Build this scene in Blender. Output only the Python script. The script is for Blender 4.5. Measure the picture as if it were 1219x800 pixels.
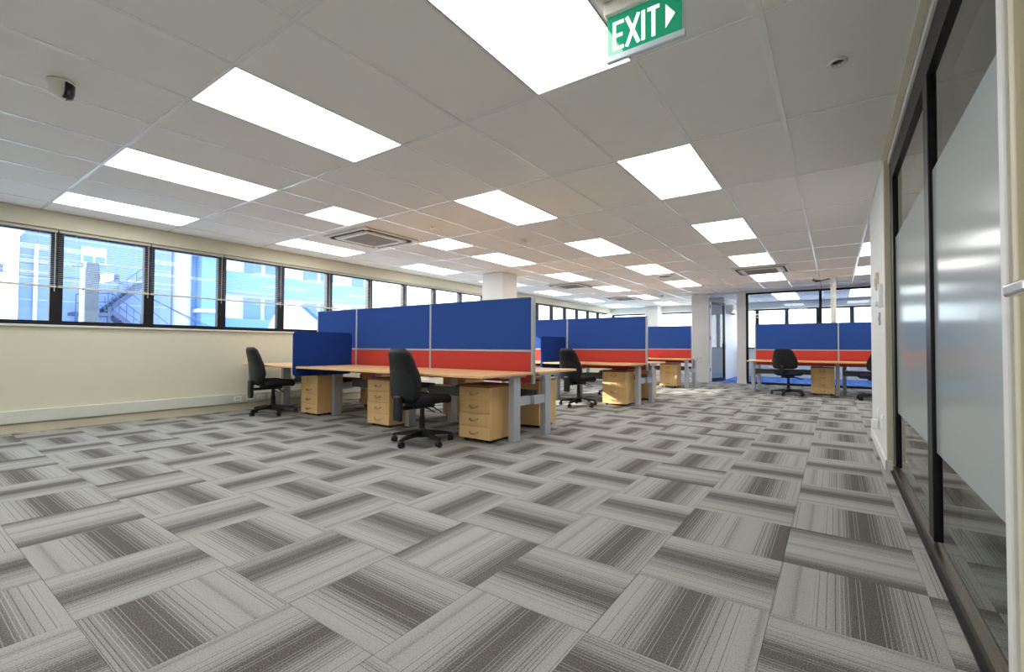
import bpy, bmesh, math, random
from mathutils import Vector, Matrix
random.seed(7)
S = bpy.context.scene
COL = S.collection
for _o in list(bpy.data.objects): bpy.data.objects.remove(_o)

# ------------------------------------------------------------------ camera
FPX, YAW, PIT, ROL, EYE = 545.5, 0.614, 0.023, 0.0048, 0.98
_F = Vector((-math.sin(YAW)*math.cos(PIT), math.cos(YAW)*math.cos(PIT), math.sin(PIT)))
_R = Vector((math.cos(YAW), math.sin(YAW), 0)); _U = _R.cross(_F)
_R2 = _R*math.cos(ROL) + _U*math.sin(ROL); _U2 = -_R*math.sin(ROL) + _U*math.cos(ROL)
cam = bpy.data.cameras.new('camera'); co = bpy.data.objects.new('camera', cam); COL.objects.link(co)
cam.sensor_width = 36; cam.lens = 36*FPX/1219; cam.clip_start = 0.02; cam.clip_end = 400
M4 = Matrix((( _R2.x, _U2.x, -_F.x, 0), (_R2.y, _U2.y, -_F.y, 0), (_R2.z, _U2.z, -_F.z, EYE), (0, 0, 0, 1)))
co.matrix_world = M4
S.camera = co
def ray(px, py): return _F + _R2*((px-609.5)/FPX) + _U2*((400-py)/FPX)
def at_x(X, px, py):
    d = ray(px, py); t = X/d.x; return Vector((X, d.y*t, EYE+d.z*t))
def at_y(Y, px, py):
    d = ray(px, py); t = Y/d.y; return Vector((d.x*t, Y, EYE+d.z*t))
def to_px(p):
    v = Vector(p) - Vector((0, 0, EYE)); z = v.dot(_F)
    if z < 0.05: return None
    return 609.5+FPX*v.dot(_R2)/z, 400-FPX*v.dot(_U2)/z, z

# ------------------------------------------------------------------ world, sun, exposure
SKY_STRENGTH, SUN_STRENGTH, PANEL, EXPOSURE = 4.2, 16.0, 6.4, 0.22
w = bpy.data.worlds.new('sky'); S.world = w; w.use_nodes = True
nt = w.node_tree; bg = nt.nodes['Background']
tc = nt.nodes.new('ShaderNodeTexCoord'); sp = nt.nodes.new('ShaderNodeSeparateXYZ'); rp = nt.nodes.new('ShaderNodeValToRGB')
nt.links.new(tc.outputs['Generated'], sp.inputs[0]); nt.links.new(sp.outputs['Z'], rp.inputs[0]); nt.links.new(rp.outputs[0], bg.inputs[0])
rp.color_ramp.elements[0].position = 0.0; rp.color_ramp.elements[0].color = (0.92, 0.97, 1, 1)
rp.color_ramp.elements[1].position = 0.7; rp.color_ramp.elements[1].color = (0.50, 0.72, 1, 1)
bg.inputs[1].default_value = SKY_STRENGTH
sun = bpy.data.lights.new('sun', 'SUN'); so = bpy.data.objects.new('sun', sun); COL.objects.link(so)
sun.energy = SUN_STRENGTH; sun.angle = math.radians(0.6); sun.color = (1, 0.94, 0.84)
_sd = Vector((1, 0.52, -0.42)).normalized()
so.rotation_euler = _sd.to_track_quat('-Z', 'Y').to_euler(); so.location = (-30, -10, 20)
vs = S.view_settings
S.display_settings.display_device = 'sRGB'
vs.view_transform = 'Standard'; vs.look = 'None'; vs.exposure = EXPOSURE; vs.gamma = 1; vs.use_curve_mapping = False

# ------------------------------------------------------------------ materials
def srgb(r, g, b):
    f = lambda c: (c/255/12.92) if c/255 <= .04045 else ((c/255+.055)/1.055)**2.4
    return (f(r), f(g), f(b), 1)
def mat(name, col, rough=.6, metal=0.0, noise=0.0, nscale=30.0, bump=0.0, spec=None, stretch=None):
    m = bpy.data.materials.new(name); m.use_nodes = True; t = m.node_tree; b = t.nodes['Principled BSDF']
    b.inputs['Base Color'].default_value = col; b.inputs['Roughness'].default_value = rough; b.inputs['Metallic'].default_value = metal
    if spec is not None: b.inputs['Specular IOR Level'].default_value = spec
    if noise or bump:
        tcn = t.nodes.new('ShaderNodeTexCoord'); mp = t.nodes.new('ShaderNodeMapping'); n = t.nodes.new('ShaderNodeTexNoise')
        n.inputs['Scale'].default_value = nscale; n.inputs['Detail'].default_value = 4
        if stretch: mp.inputs['Scale'].default_value = stretch
        t.links.new(tcn.outputs['Object'], mp.inputs[0]); t.links.new(mp.outputs[0], n.inputs['Vector'])
        if noise:
            mx = t.nodes.new('ShaderNodeMix'); mx.data_type = 'RGBA'
            mx.inputs[6].default_value = tuple(c*(1-noise) for c in col[:3])+(1,); mx.inputs[7].default_value = tuple(min(1, c*(1+noise)) for c in col[:3])+(1,)
            t.links.new(n.outputs[0], mx.inputs[0]); t.links.new(mx.outputs[2], b.inputs['Base Color'])
        if bump:
            bp = t.nodes.new('ShaderNodeBump'); bp.inputs['Strength'].default_value = bump; bp.inputs['Distance'].default_value = .002
            t.links.new(n.outputs[0], bp.inputs['Height']); t.links.new(bp.outputs[0], b.inputs['Normal'])
    return m
def emit(name, col, s):
    m = bpy.data.materials.new(name); m.use_nodes = True; t = m.node_tree
    e = t.nodes.new('ShaderNodeEmission'); e.inputs[0].default_value = col; e.inputs[1].default_value = s
    t.links.new(e.outputs[0], t.nodes['Material Output'].inputs[0]); return m
class NG:
    """tiny math-node builder"""
    def __init__(s, t): s.t = t
    def val(s, sock, v):
        if isinstance(v, (int, float)): sock.default_value = v
        else: s.t.links.new(v, sock)
    def m(s, op, a, b=0.0, c=None):
        n = s.t.nodes.new('ShaderNodeMath'); n.operation = op; s.val(n.inputs[0], a); s.val(n.inputs[1], b)
        if c is not None: s.val(n.inputs[2], c)
        return n.outputs[0]
    def white(s, x, y=0.0, z=0.0):
        c = s.t.nodes.new('ShaderNodeCombineXYZ'); s.val(c.inputs[0], x); s.val(c.inputs[1], y); s.val(c.inputs[2], z)
        n = s.t.nodes.new('ShaderNodeTexWhiteNoise'); n.noise_dimensions = '3D'; s.t.links.new(c.outputs[0], n.inputs[0]); return n.outputs[0]
def glass(name, tint=(1, 1, 1, 1), rough=0.0, ior=1.5, refl=1.0):
    m = bpy.data.materials.new(name); m.use_nodes = True; t = m.node_tree
    tr = t.nodes.new('ShaderNodeBsdfTransparent'); tr.inputs[0].default_value = tint
    gl = t.nodes.new('ShaderNodeBsdfGlossy'); gl.inputs['Roughness'].default_value = rough; gl.inputs['Color'].default_value = (refl, refl, refl, 1)
    lw = t.nodes.new('ShaderNodeLayerWeight'); lw.inputs[0].default_value = .5; g = NG(t)      # Schlick reflectance, alike from both sides
    r0 = ((ior-1)/(ior+1))**2
    fr = g.m('ADD', r0, g.m('MULTIPLY', 1-r0, g.m('POWER', lw.outputs['Facing'], 5.0)))
    mx = t.nodes.new('ShaderNodeMixShader'); t.links.new(fr, mx.inputs[0]); t.links.new(tr.outputs[0], mx.inputs[1]); t.links.new(gl.outputs[0], mx.inputs[2])
    t.links.new(mx.outputs[0], t.nodes['Material Output'].inputs[0]); return m
TILE, CX0, CY0 = 0.5, 0.294, 0.455          # carpet module and origin
def carpet_material(name, dark, light):
    m = bpy.data.materials.new(name); m.use_nodes = True; t = m.node_tree; b = t.nodes['Principled BSDF']
    b.inputs['Roughness'].default_value = .95; b.inputs['Specular IOR Level'].default_value = .15
    g = NG(t); geo = t.nodes.new('ShaderNodeNewGeometry'); sep = t.nodes.new('ShaderNodeSeparateXYZ'); t.links.new(geo.outputs['Position'], sep.inputs[0])
    u = g.m('DIVIDE', g.m('SUBTRACT', sep.outputs[0], CX0), TILE); v = g.m('DIVIDE', g.m('SUBTRACT', sep.outputs[1], CY0), TILE)
    iu = g.m('FLOOR', u); iv = g.m('FLOOR', v); fu = g.m('SUBTRACT', u, iu); fv = g.m('SUBTRACT', v, iv)
    par = g.m('MODULO', g.m('ADD', g.m('ADD', iu, iv), 2000.0), 2.0)      # 1 -> stripes along X
    s = g.m('ADD', g.m('MULTIPLY', par, fv), g.m('MULTIPLY', g.m('SUBTRACT', 1.0, par), fu))
    al = g.m('ADD', g.m('MULTIPLY', par, fu), g.m('MULTIPLY', g.m('SUBTRACT', 1.0, par), fv))
    r1 = g.white(iu, iv, 1.0); r2 = g.white(iu, iv, 5.0)
    flip = g.m('GREATER_THAN', r2, .5)
    s = g.m('ADD', g.m('MULTIPLY', flip, g.m('SUBTRACT', 1.0, s)), g.m('MULTIPLY', g.m('SUBTRACT', 1.0, flip), s))
    S_ = g.m('ADD', g.m('ADD', s, 1.0), g.m('ADD', g.m('MULTIPLY', g.m('SUBTRACT', r1, .5), .42), g.m('MULTIPLY', g.m('GREATER_THAN', r1, .84), .30)))      # cut position on the long roll
    ph = g.m('FRACT', S_)
    rp = t.nodes.new('ShaderNodeValToRGB'); cr = rp.color_ramp; cr.interpolation = 'LINEAR'
    pts = [(0, .80), (.03, .55), (.05, .88), (.14, 1.0), (.22, .90), (.30, .62), (.36, .20), (.40, .08), (.56, .04), (.60, .14), (.68, .50), (.78, .80), (.90, .97), (.97, .90), (1, .80)]
    while len(cr.elements) < len(pts): cr.elements.new(.5)
    for e, (p_, c_) in zip(cr.elements, pts): e.position = p_; e.color = (c_, c_, c_, 1)
    t.links.new(ph, rp.inputs[0])
    no = t.nodes.new('ShaderNodeTexNoise'); no.inputs['Scale'].default_value = 210; no.inputs['Detail'].default_value = 3; t.links.new(geo.outputs['Position'], no.inputs['Vector'])
    base = g.m('ADD', rp.outputs[0], g.m('MULTIPLY', g.m('SUBTRACT', no.outputs[0], .5), 1.9))
    base = g.m('MINIMUM', g.m('MAXIMUM', base, 0.0), 1.0)
    lf = g.m('MULTIPLY', S_, 36.0); li = g.m('FLOOR', lf); lw = g.m('LESS_THAN', g.m('FRACT', lf), .22)
    mid = g.m('MULTIPLY', g.m('MULTIPLY', rp.outputs[0], g.m('SUBTRACT', 1.0, rp.outputs[0])), 4.0)   # lines crowd where the shade changes
    on = g.m('GREATER_THAN', g.white(li, 3.0, 2.0), g.m('SUBTRACT', .55, g.m('MULTIPLY', mid, .5)))
    grp = g.m('MAXIMUM', g.m('GREATER_THAN', g.white(g.m('FLOOR', g.m('MULTIPLY', S_, 7.0)), 8.0, 3.0), .38), g.m('GREATER_THAN', mid, .45))
    mask = g.m('MULTIPLY', g.m('MULTIPLY', lw, on), grp)
    dk = g.m('LESS_THAN', rp.outputs[0], .62)
    dl = g.m('SUBTRACT', g.m('MULTIPLY', dk, 1.05), .55)                                     # light line on dark, dark line on light
    val = g.m('ADD', base, g.m('MULTIPLY', mask, dl))
    val = g.m('ADD', g.m('MULTIPLY', val, .92), g.m('MULTIPLY', r2, .08))
    val = g.m('MINIMUM', g.m('MAXIMUM', val, 0.0), 1.0)
    mx = t.nodes.new('ShaderNodeMix'); mx.data_type = 'RGBA'; mx.inputs[6].default_value = dark; mx.inputs[7].default_value = light
    t.links.new(val, mx.inputs[0]); t.links.new(mx.outputs[2], b.inputs['Base Color'])
    bp = t.nodes.new('ShaderNodeBump'); bp.inputs['Strength'].default_value = .2; bp.inputs['Distance'].default_value = .002
    t.links.new(no.outputs[0], bp.inputs['Height']); t.links.new(bp.outputs[0], b.inputs['Normal'])
    return m
def wood(name, c1, c2, axis=2, rough=.35):
    m = bpy.data.materials.new(name); m.use_nodes = True; t = m.node_tree; b = t.nodes['Principled BSDF']; b.inputs['Roughness'].default_value = rough
    tcn = t.nodes.new('ShaderNodeTexCoord'); mp = t.nodes.new('ShaderNodeMapping'); sc = [26.0, 26.0, 26.0]; sc[axis] = 1.6
    mp.inputs['Scale'].default_value = sc; n = t.nodes.new('ShaderNodeTexNoise'); n.inputs['Scale'].default_value = 1.0; n.inputs['Detail'].default_value = 5; n.inputs['Distortion'].default_value = .4
    t.links.new(tcn.outputs['Object'], mp.inputs[0]); t.links.new(mp.outputs[0], n.inputs['Vector'])
    mx = t.nodes.new('ShaderNodeMix'); mx.data_type = 'RGBA'; mx.inputs[6].default_value = c1; mx.inputs[7].default_value = c2
    t.links.new(n.outputs[0], mx.inputs[0]); t.links.new(mx.outputs[2], b.inputs['Base Color']); return m

MT = dict(
  carpet=carpet_material('carpet_grey', srgb(86, 81, 78), srgb(172, 172, 166)),
  carpet_blue=carpet_material('carpet_blue', srgb(40, 70, 150), srgb(90, 130, 205)),
  subfloor=mat('subfloor_concrete', srgb(60, 58, 55), .9, noise=.2),
  ceil=mat('ceiling_tile', srgb(244, 242, 238), .9, noise=.03, nscale=6, bump=.05),
  tee=mat('ceiling_tee', srgb(246, 246, 245), .22, noise=.01, spec=.8),
  slab=mat('slab', srgb(120, 118, 112), .9, noise=.1),
  wall=mat('wall_cream', srgb(214, 210, 188), .7, noise=.02, nscale=8, bump=.03),
  white=mat('wall_white', srgb(228, 228, 224), .6, noise=.015, nscale=8),
  beige=mat('trim_beige', srgb(222, 214, 190), .5, noise=.01),
  trunk=mat('trunking_white', srgb(214, 214, 204), .4, noise=.01),
  black=mat('frame_black', srgb(20, 20, 23), .4, noise=.05, spec=.3),
  bronze=mat('frame_bronze', srgb(118, 108, 94), .3, metal=.8, noise=.05),
  dark=mat('slot_dark', srgb(12, 12, 12), .7, noise=.05),
  blind=mat('blind_white', srgb(226, 232, 238), .5, noise=.02),
  rail=mat('blind_rail', srgb(206, 204, 188), .4, noise=.02),
  glass=glass('window_glass', (.97, .985, 1, 1)),
  glass_in=glass('partition_glass', (.62, .66, .64, 1), ior=1.6),
  glass_off=glass('office_glass', (.86, .9, .92, 1)),
  blue=mat('fabric_blue', srgb(48, 80, 152), .95, noise=.08, nscale=400, bump=.15, spec=.1),
  blue2=mat('divider_blue', srgb(30, 58, 128), .95, noise=.08, nscale=400, bump=.15, spec=.1),
  red=mat('fabric_red', srgb(192, 70, 62), .95, noise=.08, nscale=400, bump=.15, spec=.1),
  alu=mat('aluminium', srgb(176, 180, 184), .4, metal=.35, noise=.03),
  steel=mat('desk_leg_silver', srgb(184, 189, 198), .4, metal=.15, noise=.02),
  tray=mat('cable_tray_grey', srgb(92, 96, 98), .5, metal=.3, noise=.03),
  beech=wood('beech', srgb(224, 180, 118), srgb(240, 204, 146), 2),
  beech_top=wood('beech_top', srgb(224, 176, 118), srgb(238, 198, 144), 0, .3),
  edge=mat('ped_top_edge', srgb(150, 100, 66), .5, noise=.1),
  chrome=mat('chrome', srgb(205, 205, 205), .18, metal=1.0, noise=.02),
  chair=mat('chair_fabric', srgb(20, 21, 24), .8, noise=.15, nscale=300, bump=.2),
  chairback=mat('chair_back', srgb(19, 20, 24), .45, noise=.1, nscale=200, spec=.35),
  plastic=mat('chair_plastic', srgb(20, 20, 22), .42, noise=.05, spec=.4),
  shell=mat('chair_shell', srgb(23, 25, 30), .34, noise=.05, spec=.4),
  seatblue=mat('seat_navy', srgb(26, 34, 62), .85, noise=.15, nscale=300, bump=.2),
  wheel=mat('castor', srgb(16, 16, 17), .35, noise=.05),
  panel=emit('light_diffuser', (1, .99, .97, 1), PANEL),
  ac=mat('ac_white', srgb(226, 222, 212), .45, noise=.01),
  acgrille=mat('ac_grille', srgb(150, 142, 130), .6, noise=.03),
  green=mat('exit_green', srgb(10, 140, 104), .06, noise=.02, spec=.8),
  exitwhite=mat('exit_white', srgb(245, 250, 248), .3, noise=.01),
  acrylic=glass('acrylic', (.9, .95, .97, 1), rough=.03),
  signrail=mat('sign_rail', srgb(206, 220, 230), .25, noise=.02),
  paper=mat('paper', srgb(222, 214, 196), .8, noise=.05),
  cable=mat('cable_white', srgb(235, 235, 232), .5, noise=.01),
  duct=mat('duct_white', srgb(232, 230, 222), .5, noise=.02),
  lens=mat('sensor_lens', srgb(14, 12, 18), .12, noise=.05),
  bwhite=mat('facade_white', srgb(238, 242, 246), .8, noise=.02, nscale=2),
  bgrey=mat('facade_bluegrey', srgb(116, 140, 184), .8, noise=.03, nscale=2),
  bblue=mat('facade_paleblue', srgb(114, 154, 204), .8, noise=.03, nscale=2),
  bpink=mat('facade_pale', srgb(176, 184, 204), .8, noise=.03, nscale=2),
  bwin=mat('facade_window', srgb(88, 126, 164), .2, noise=.1),
  btrim=mat('facade_trim_blue', srgb(50, 95, 195), .6, noise=.03),
  broof=mat('facade_roof', srgb(190, 204, 216), .7, noise=.05),
  concrete=mat('pole_concrete', srgb(86, 94, 104), .9, noise=.25, nscale=9, bump=.3),
  bsteel=mat('stair_steel', srgb(54, 72, 106), .6, noise=.05),
  asphalt=mat('street_concrete', srgb(220, 220, 218), .9, noise=.15, nscale=3),
)
def film_material():
    m = bpy.data.materials.new('frosted_film'); m.use_nodes = True; t = m.node_tree; b = t.nodes['Principled BSDF']
    b.inputs['Base Color'].default_value = srgb(198, 208, 208); b.inputs['Roughness'].default_value = .2
    b.inputs['Specular IOR Level'].default_value = .8
    tcn = t.nodes.new('ShaderNodeTexCoord'); n = t.nodes.new('ShaderNodeTexNoise'); n.inputs['Scale'].default_value = 60
    mr = t.nodes.new('ShaderNodeMapRange'); mr.inputs[3].default_value = .13; mr.inputs[4].default_value = .18
    t.links.new(tcn.outputs['Object'], n.inputs['Vector']); t.links.new(n.outputs[0], mr.inputs[0]); t.links.new(mr.outputs[0], b.inputs['Roughness'])
    tl = t.nodes.new('ShaderNodeBsdfTranslucent'); tl.inputs[0].default_value = srgb(200, 208, 208)
    mx = t.nodes.new('ShaderNodeMixShader'); mx.inputs[0].default_value = .25
    t.links.new(b.outputs[0], mx.inputs[1]); t.links.new(tl.outputs[0], mx.inputs[2]); t.links.new(mx.outputs[0], t.nodes['Material Output'].inputs[0])
    return m
MT['film'] = film_material()
for _n, _c, _e in (('green', srgb(10, 150, 108), .35), ('exitlit', None, .9)):      # edge-lit sign gives off its own light
    if _n not in MT: MT[_n] = mat('exit_lettering', srgb(245, 250, 248), .3, noise=.01)
    _b = MT[_n].node_tree.nodes['Principled BSDF']; _b.inputs['Emission Color'].default_value = _c or (.95, 1, .98, 1); _b.inputs['Emission Strength'].default_value = _e

# ------------------------------------------------------------------ object helpers
def link(o, parent=None):
    COL.objects.link(o)
    if parent is not None: o.parent = parent
    return o
def empty(name, loc=(0, 0, 0), rz=0, label=None, cat=None, group=None, kind=None):
    o = bpy.data.objects.new(name, None); o.empty_display_size = .1; link(o); o.location = loc; o.rotation_euler = (0, 0, rz)
    return tag(o, label, cat, group, kind)
def tag(o, label=None, cat=None, group=None, kind=None):
    if label: o['label'] = label
    if cat: o['category'] = cat
    if group: o['group'] = group
    if kind: o['kind'] = kind
    return o
class MB:
    def __init__(s): s.bm = bmesh.new()
    def box(s, x0, x1, y0, y1, z0, z1, bev=0, seg=1, mtx=None):
        r = bmesh.ops.create_cube(s.bm, size=1); vs_ = r['verts']
        T = Matrix.Translation(((x0+x1)/2, (y0+y1)/2, (z0+z1)/2)) @ Matrix.Diagonal((abs(x1-x0), abs(y1-y0), abs(z1-z0), 1))
        bmesh.ops.transform(s.bm, matrix=T, verts=vs_)
        if bev:
            es = list({e for v in vs_ for e in v.link_edges})
            r2 = bmesh.ops.bevel(s.bm, geom=es, offset=bev, segments=seg, affect='EDGES', profile=.5)
            vs_ = list({v for f in r2['faces'] for v in f.verts} | {v for v in vs_ if v.is_valid})
        if mtx is not None: bmesh.ops.transform(s.bm, matrix=mtx, verts=vs_)
        return s
    def cyl(s, p0, p1, r0, r1=None, n=12):
        p0, p1 = Vector(p0), Vector(p1); d = p1-p0; r1 = r0 if r1 is None else r1
        q = d.to_track_quat('Z', 'Y').to_matrix().to_4x4()
        bmesh.ops.create_cone(s.bm, cap_ends=True, segments=n, radius1=r0, radius2=r1, depth=d.length, matrix=Matrix.Translation((p0+p1)/2) @ q)
        return s
    def tube(s, pts, r, n=6):
        pts = [Vector(p) for p in pts]; rings = []
        for i, p in enumerate(pts):
            d = (pts[min(i+1, len(pts)-1)] - pts[max(i-1, 0)]).normalized()
            a = d.orthogonal().normalized() if i == 0 else (a - d*a.dot(d)).normalized()
            b = d.cross(a); rings.append([s.bm.verts.new(p + (a*math.cos(2*math.pi*k/n) + b*math.sin(2*math.pi*k/n))*r) for k in range(n)])
        for A, B in zip(rings, rings[1:]):
            for k in range(n): s.bm.faces.new((A[k], A[(k+1) % n], B[(k+1) % n], B[k]))
        s.bm.faces.new(rings[0][::-1]); s.bm.faces.new(rings[-1]); return s
    def prism(s, poly, axis, a, b):
        """poly: 2D outline; extruded along axis from a to b"""
        def P(u, v, t): return {0: (t, u, v), 1: (u, t, v), 2: (u, v, t)}[axis]
        A = [s.bm.verts.new(P(u, v, a)) for u, v in poly]; B = [s.bm.verts.new(P(u, v, b)) for u, v in poly]; n = len(poly)
        for k in range(n): s.bm.faces.new((A[k], A[(k+1) % n], B[(k+1) % n], B[k]))
        s.bm.faces.new(A[::-1]); s.bm.faces.new(B); return s
    def lathe(s, prof, c=(0, 0, 0), n=20):
        rings = [[s.bm.verts.new((c[0]+r*math.cos(2*math.pi*k/n), c[1]+r*math.sin(2*math.pi*k/n), c[2]+z)) for k in range(n)] for r, z in prof]
        for A, B in zip(rings, rings[1:]):
            for k in range(n): s.bm.faces.new((A[k], A[(k+1) % n], B[(k+1) % n], B[k]))
        s.bm.faces.new(rings[0][::-1]); s.bm.faces.new(rings[-1]); return s
    def build(s, name, m, parent=None, smooth=False, origin=None):
        bmesh.ops.recalc_face_normals(s.bm, faces=s.bm.faces)
        if origin is not None: bmesh.ops.translate(s.bm, vec=-Vector(origin), verts=s.bm.verts)
        me = bpy.data.meshes.new(name); s.bm.to_mesh(me); s.bm.free()
        if smooth:
            for p_ in me.polygons: p_.use_smooth = True
        me.materials.append(MT[m] if isinstance(m, str) else m)
        o = bpy.data.objects.new(name, me); link(o, parent)
        if origin is not None: o.location = origin
        return o
def box(name, m, b, parent=None, bev=0, seg=1): return MB().box(*b, bev=bev, seg=seg).build(name, m, parent)
def smooth_angle(o, deg=40):
    for p_ in o.data.polygons: p_.use_smooth = True
    try: o.data.set_sharp_from_angle(angle=math.radians(deg))
    except Exception: pass
    return o
def copy_tree(o, parent=None):
    c = o.copy(); COL.objects.link(c); c.parent = parent
    for ch in list(o.children): copy_tree(ch, c)
    return c
def struct(o): o['kind'] = 'structure'; return o

XL, XR, XE = -7.38, 0.37, 5.0          # left wall face, glazed wall line, far right end of the floor plate
YB, YO, YF = -3.0, 13.85, 17.6         # back wall, office partition, far window wall
CZ = 2.505                             # ceiling

# ------------------------------------------------------------------ floor
floor = struct(box('floor', 'subfloor', (XL-.2, XE, YB, YF+.2, -.2, -.006)))
def in_view(pts):
    inside = 0; zz = 0
    for p_ in pts:
        q = to_px(p_)
        if q is None: return False, 0
        zz = q[2]
        if -40 < q[0] < 1260 and -40 < q[1] < 840: inside += 1
    return inside > 0, zz
cells = []
for i in range(-16, 10):
    for j in range(-8, 36):
        x0, y0 = CX0+i*TILE, CY0+j*TILE; x1, y1 = x0+TILE, y0+TILE
        x0c, x1c, y0c, y1c = max(x0, XL), min(x1, XE), max(y0, YB), min(y1, YF)
        if x1c-x0c < .03 or y1c-y0c < .03: continue
        blue = (x0c+x1c)/2 > -3.2 and (y0c+y1c)/2 > YO
        main = x0c < .33 or y0c > 6.5
        full = x1c-x0c > .49 and y1c-y0c > .49
        ok, z = in_view([(x0c, y0c, 0), (x1c, y0c, 0), (x1c, y1c, 0), (x0c, y1c, 0)])
        cells.append((not (ok and main and full and not blue), z, x0c, x1c, y0c, y1c, blue))
cells.sort(key=lambda c: (c[0], c[1]))
tm = None; rest = MB(); restb = MB(); n_t = 0
for bad, z, x0, x1, y0, y1, blue in cells:
    if not bad and n_t < 298:
        if tm is None:
            o = MB().box(-.2492, .2492, -.2492, .2492, -.006, 0).build('carpet_tile', 'carpet', floor); tm = o.data
        else: o = link(bpy.data.objects.new('carpet_tile', tm), floor)
        o.location = ((x0+x1)/2, (y0+y1)/2, 0); n_t += 1
    else: (restb if blue else rest).box(x0+.0008, x1-.0008, y0+.0008, y1-.0008, -.006, 0)
tag(rest.build('carpet_tiles_beyond', 'carpet', floor), kind='stuff')
tag(restb.build('blue_carpet_tiles', 'carpet_blue', floor), kind='stuff')

# ------------------------------------------------------------------ ceiling: tees, tiles, light panels
GX, GY = -2.6645, 1.1378
ceiling = struct(box('ceiling', 'slab', (XL-.2, XE, YB, YF+.2, CZ+.06, CZ+.2)))
lights = {}
for i in (-9, -6, -3, 0, 3, 6):  # first row listed is added out of sight to brighten the room behind frosted glass
    for j in (-2, 0, 2, 4, 6, 8, 10, 12):
        if i == 3 and j == 2: continue
        if i == -9 and j in (-2, 4): continue
        if i == -6 and j < 5: continue
        if i <= 0 and j >= 10: continue
        lights[(i, j)] = 'full'
for _k in ((-3, 11), (-3, 12), (-6, 11), (-6, 12)): lights[_k] = 'full'
lights[(3, 1)] = 'half_far'; lights[(3, 3)] = 'half_near'
acs = {(4, 2), (4, 7), (-3, 7), (4, 10)}
lights.pop((4, 2), None)
tee_h = .018
for j in range(-4, 14):
    y = GY+1.2*j
    if YB < y < YF: box('ceiling_tee', 'tee', (XL, XE, y-.012, y+.012, CZ, CZ+tee_h), ceiling)
for i in range(-13, 8):
    x = GX-.6*i
    if XL < x < XE: box('ceiling_tee', 'tee', (x-.012, x+.012, YB, YF, CZ+.0005, CZ+tee_h), ceiling)
cc = []
for i in range(-13, 9):
    for j in range(-4, 15):
        if (i, j) in lights and lights[(i, j)] == 'full': continue
        x1 = GX-.6*i; x0 = x1-.6; y0 = GY+1.2*j; y1 = y0+1.2
        if (i, j) in lights: y0, y1 = (y0, y0+.6) if lights[(i, j)] == 'half_far' else (y0+.6, y1)
        x0, x1, y0, y1 = max(x0, XL), min(x1, XE), max(y0, YB), min(y1, YF)
        if x1-x0 < .05 or y1-y0 < .05: continue
        full = x1-x0 > .59 and y1-y0 > 1.19
        ok, z = in_view([(x0, y0, CZ), (x1, y0, CZ), (x1, y1, CZ), (x0, y1, CZ)])
        if z == 0 and y1 > .3: z = 1.0; ok = x1 < .5
        cc.append((not ok, z, full, x0, x1, y0, y1))
cc.sort(key=lambda c: (c[0], c[1])); n_t = 0; tm = None; rest = MB()
for bad, z, full, x0, x1, y0, y1 in cc:
    if not bad and n_t < 290:
        if full:
            if tm is None:
                o = MB().box(-.294, .294, -.594, .594, .004, .019).build('ceiling_tile', 'ceil', ceiling); tm = o.data
            else: o = link(bpy.data.objects.new('ceiling_tile', tm), ceiling)
            o.location = ((x0+x1)/2, (y0+y1)/2, CZ)
        else: MB().box(x0+.006, x1-.006, y0+.006, y1-.006, CZ+.004, CZ+.019).build('ceiling_tile', 'ceil', ceiling)
        n_t += 1
    else: rest.box(x0+.006, x1-.006, y0+.006, y1-.006, CZ+.004, CZ+.019)
tag(rest.build('ceiling_tiles_beyond', 'ceil', ceiling), kind='stuff')
box('edge_trim', 'beige', (XR-.05, XR-.02, YB, 4.75, CZ-.004, CZ+.004), ceiling)

def make_light(half=False):
    L = .3 if half else .6
    r = empty('ceiling_light')
    f = MB(); a, b = .298, L-.002; i_, k = a-.011, b-.011
    for x0, x1, y0, y1 in ((-a, a, -b, -k), (-a, a, k, b), (-a, -i_, -k, k), (i_, a, -k, k)): f.box(x0, x1, y0, y1, .0005, .03)
    f.build('frame', 'tee', r); box('diffuser', 'panel', (-i_, i_, -k, k, .004, .012), r)
    box('housing', 'tee', (-a, a, -b, b, .0305, .055), r); return r
lp = {False: make_light(), True: make_light(True)}; used = {False: False, True: False}
LL = {(-3, 0): 'large flat white light panel right beside the green exit sign',
      (3, 1): 'half-length square white light panel at the corner of the air conditioner next to the blinds',
      (3, 3): 'half-length white light panel on the column side of the ceiling air conditioner',
      (-3, 6): 'white light panel on the aisle side of the ceiling air conditioner by the glass office',
      (-3, 8): 'white light panel between the ceiling air conditioner and the glass office front'}
ROWN = {6: 'row along the blinds', 3: 'row through the square air conditioners', 0: 'row over the partition ends', -3: 'row of the exit sign', -6: 'row behind the white end wall', -9: 'row beyond the frosted glass, added out of sight to brighten that side'}
ORDN = ['hindmost', 'first', 'second', 'third', 'fourth', 'fifth', 'sixth', 'seventh']
for _k in ((-3, 11), (-3, 12), (-6, 11), (-6, 12)): LL[_k] = '%s light panel inside the glass office %s' % ('front' if _k[1] == 11 else 'window-side', 'in line with the exit sign' if _k[0] == -3 else 'in line with the white end wall')
for (i, j), kind in sorted(lights.items()):
    h = kind != 'full'; yc = GY+1.2*j+.6; xc = GX-.6*i-.3
    if kind == 'half_far': yc = GY+1.2*j+.9
    if kind == 'half_near': yc = GY+1.2*j+.3
    if yc > YF-.5 or yc < YB+.5 or xc < XL+.2: continue
    if not used[h]: o = lp[h]; used[h] = True
    else: o = copy_tree(lp[h])
    o.location = (xc, yc, CZ)
    tag(o, LL.get((i, j), '%s full white light panel of the ceiling %s' % (ORDN[(j+2)//2], ROWN[i])), 'ceiling light', 'recessed ceiling light panels')

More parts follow.
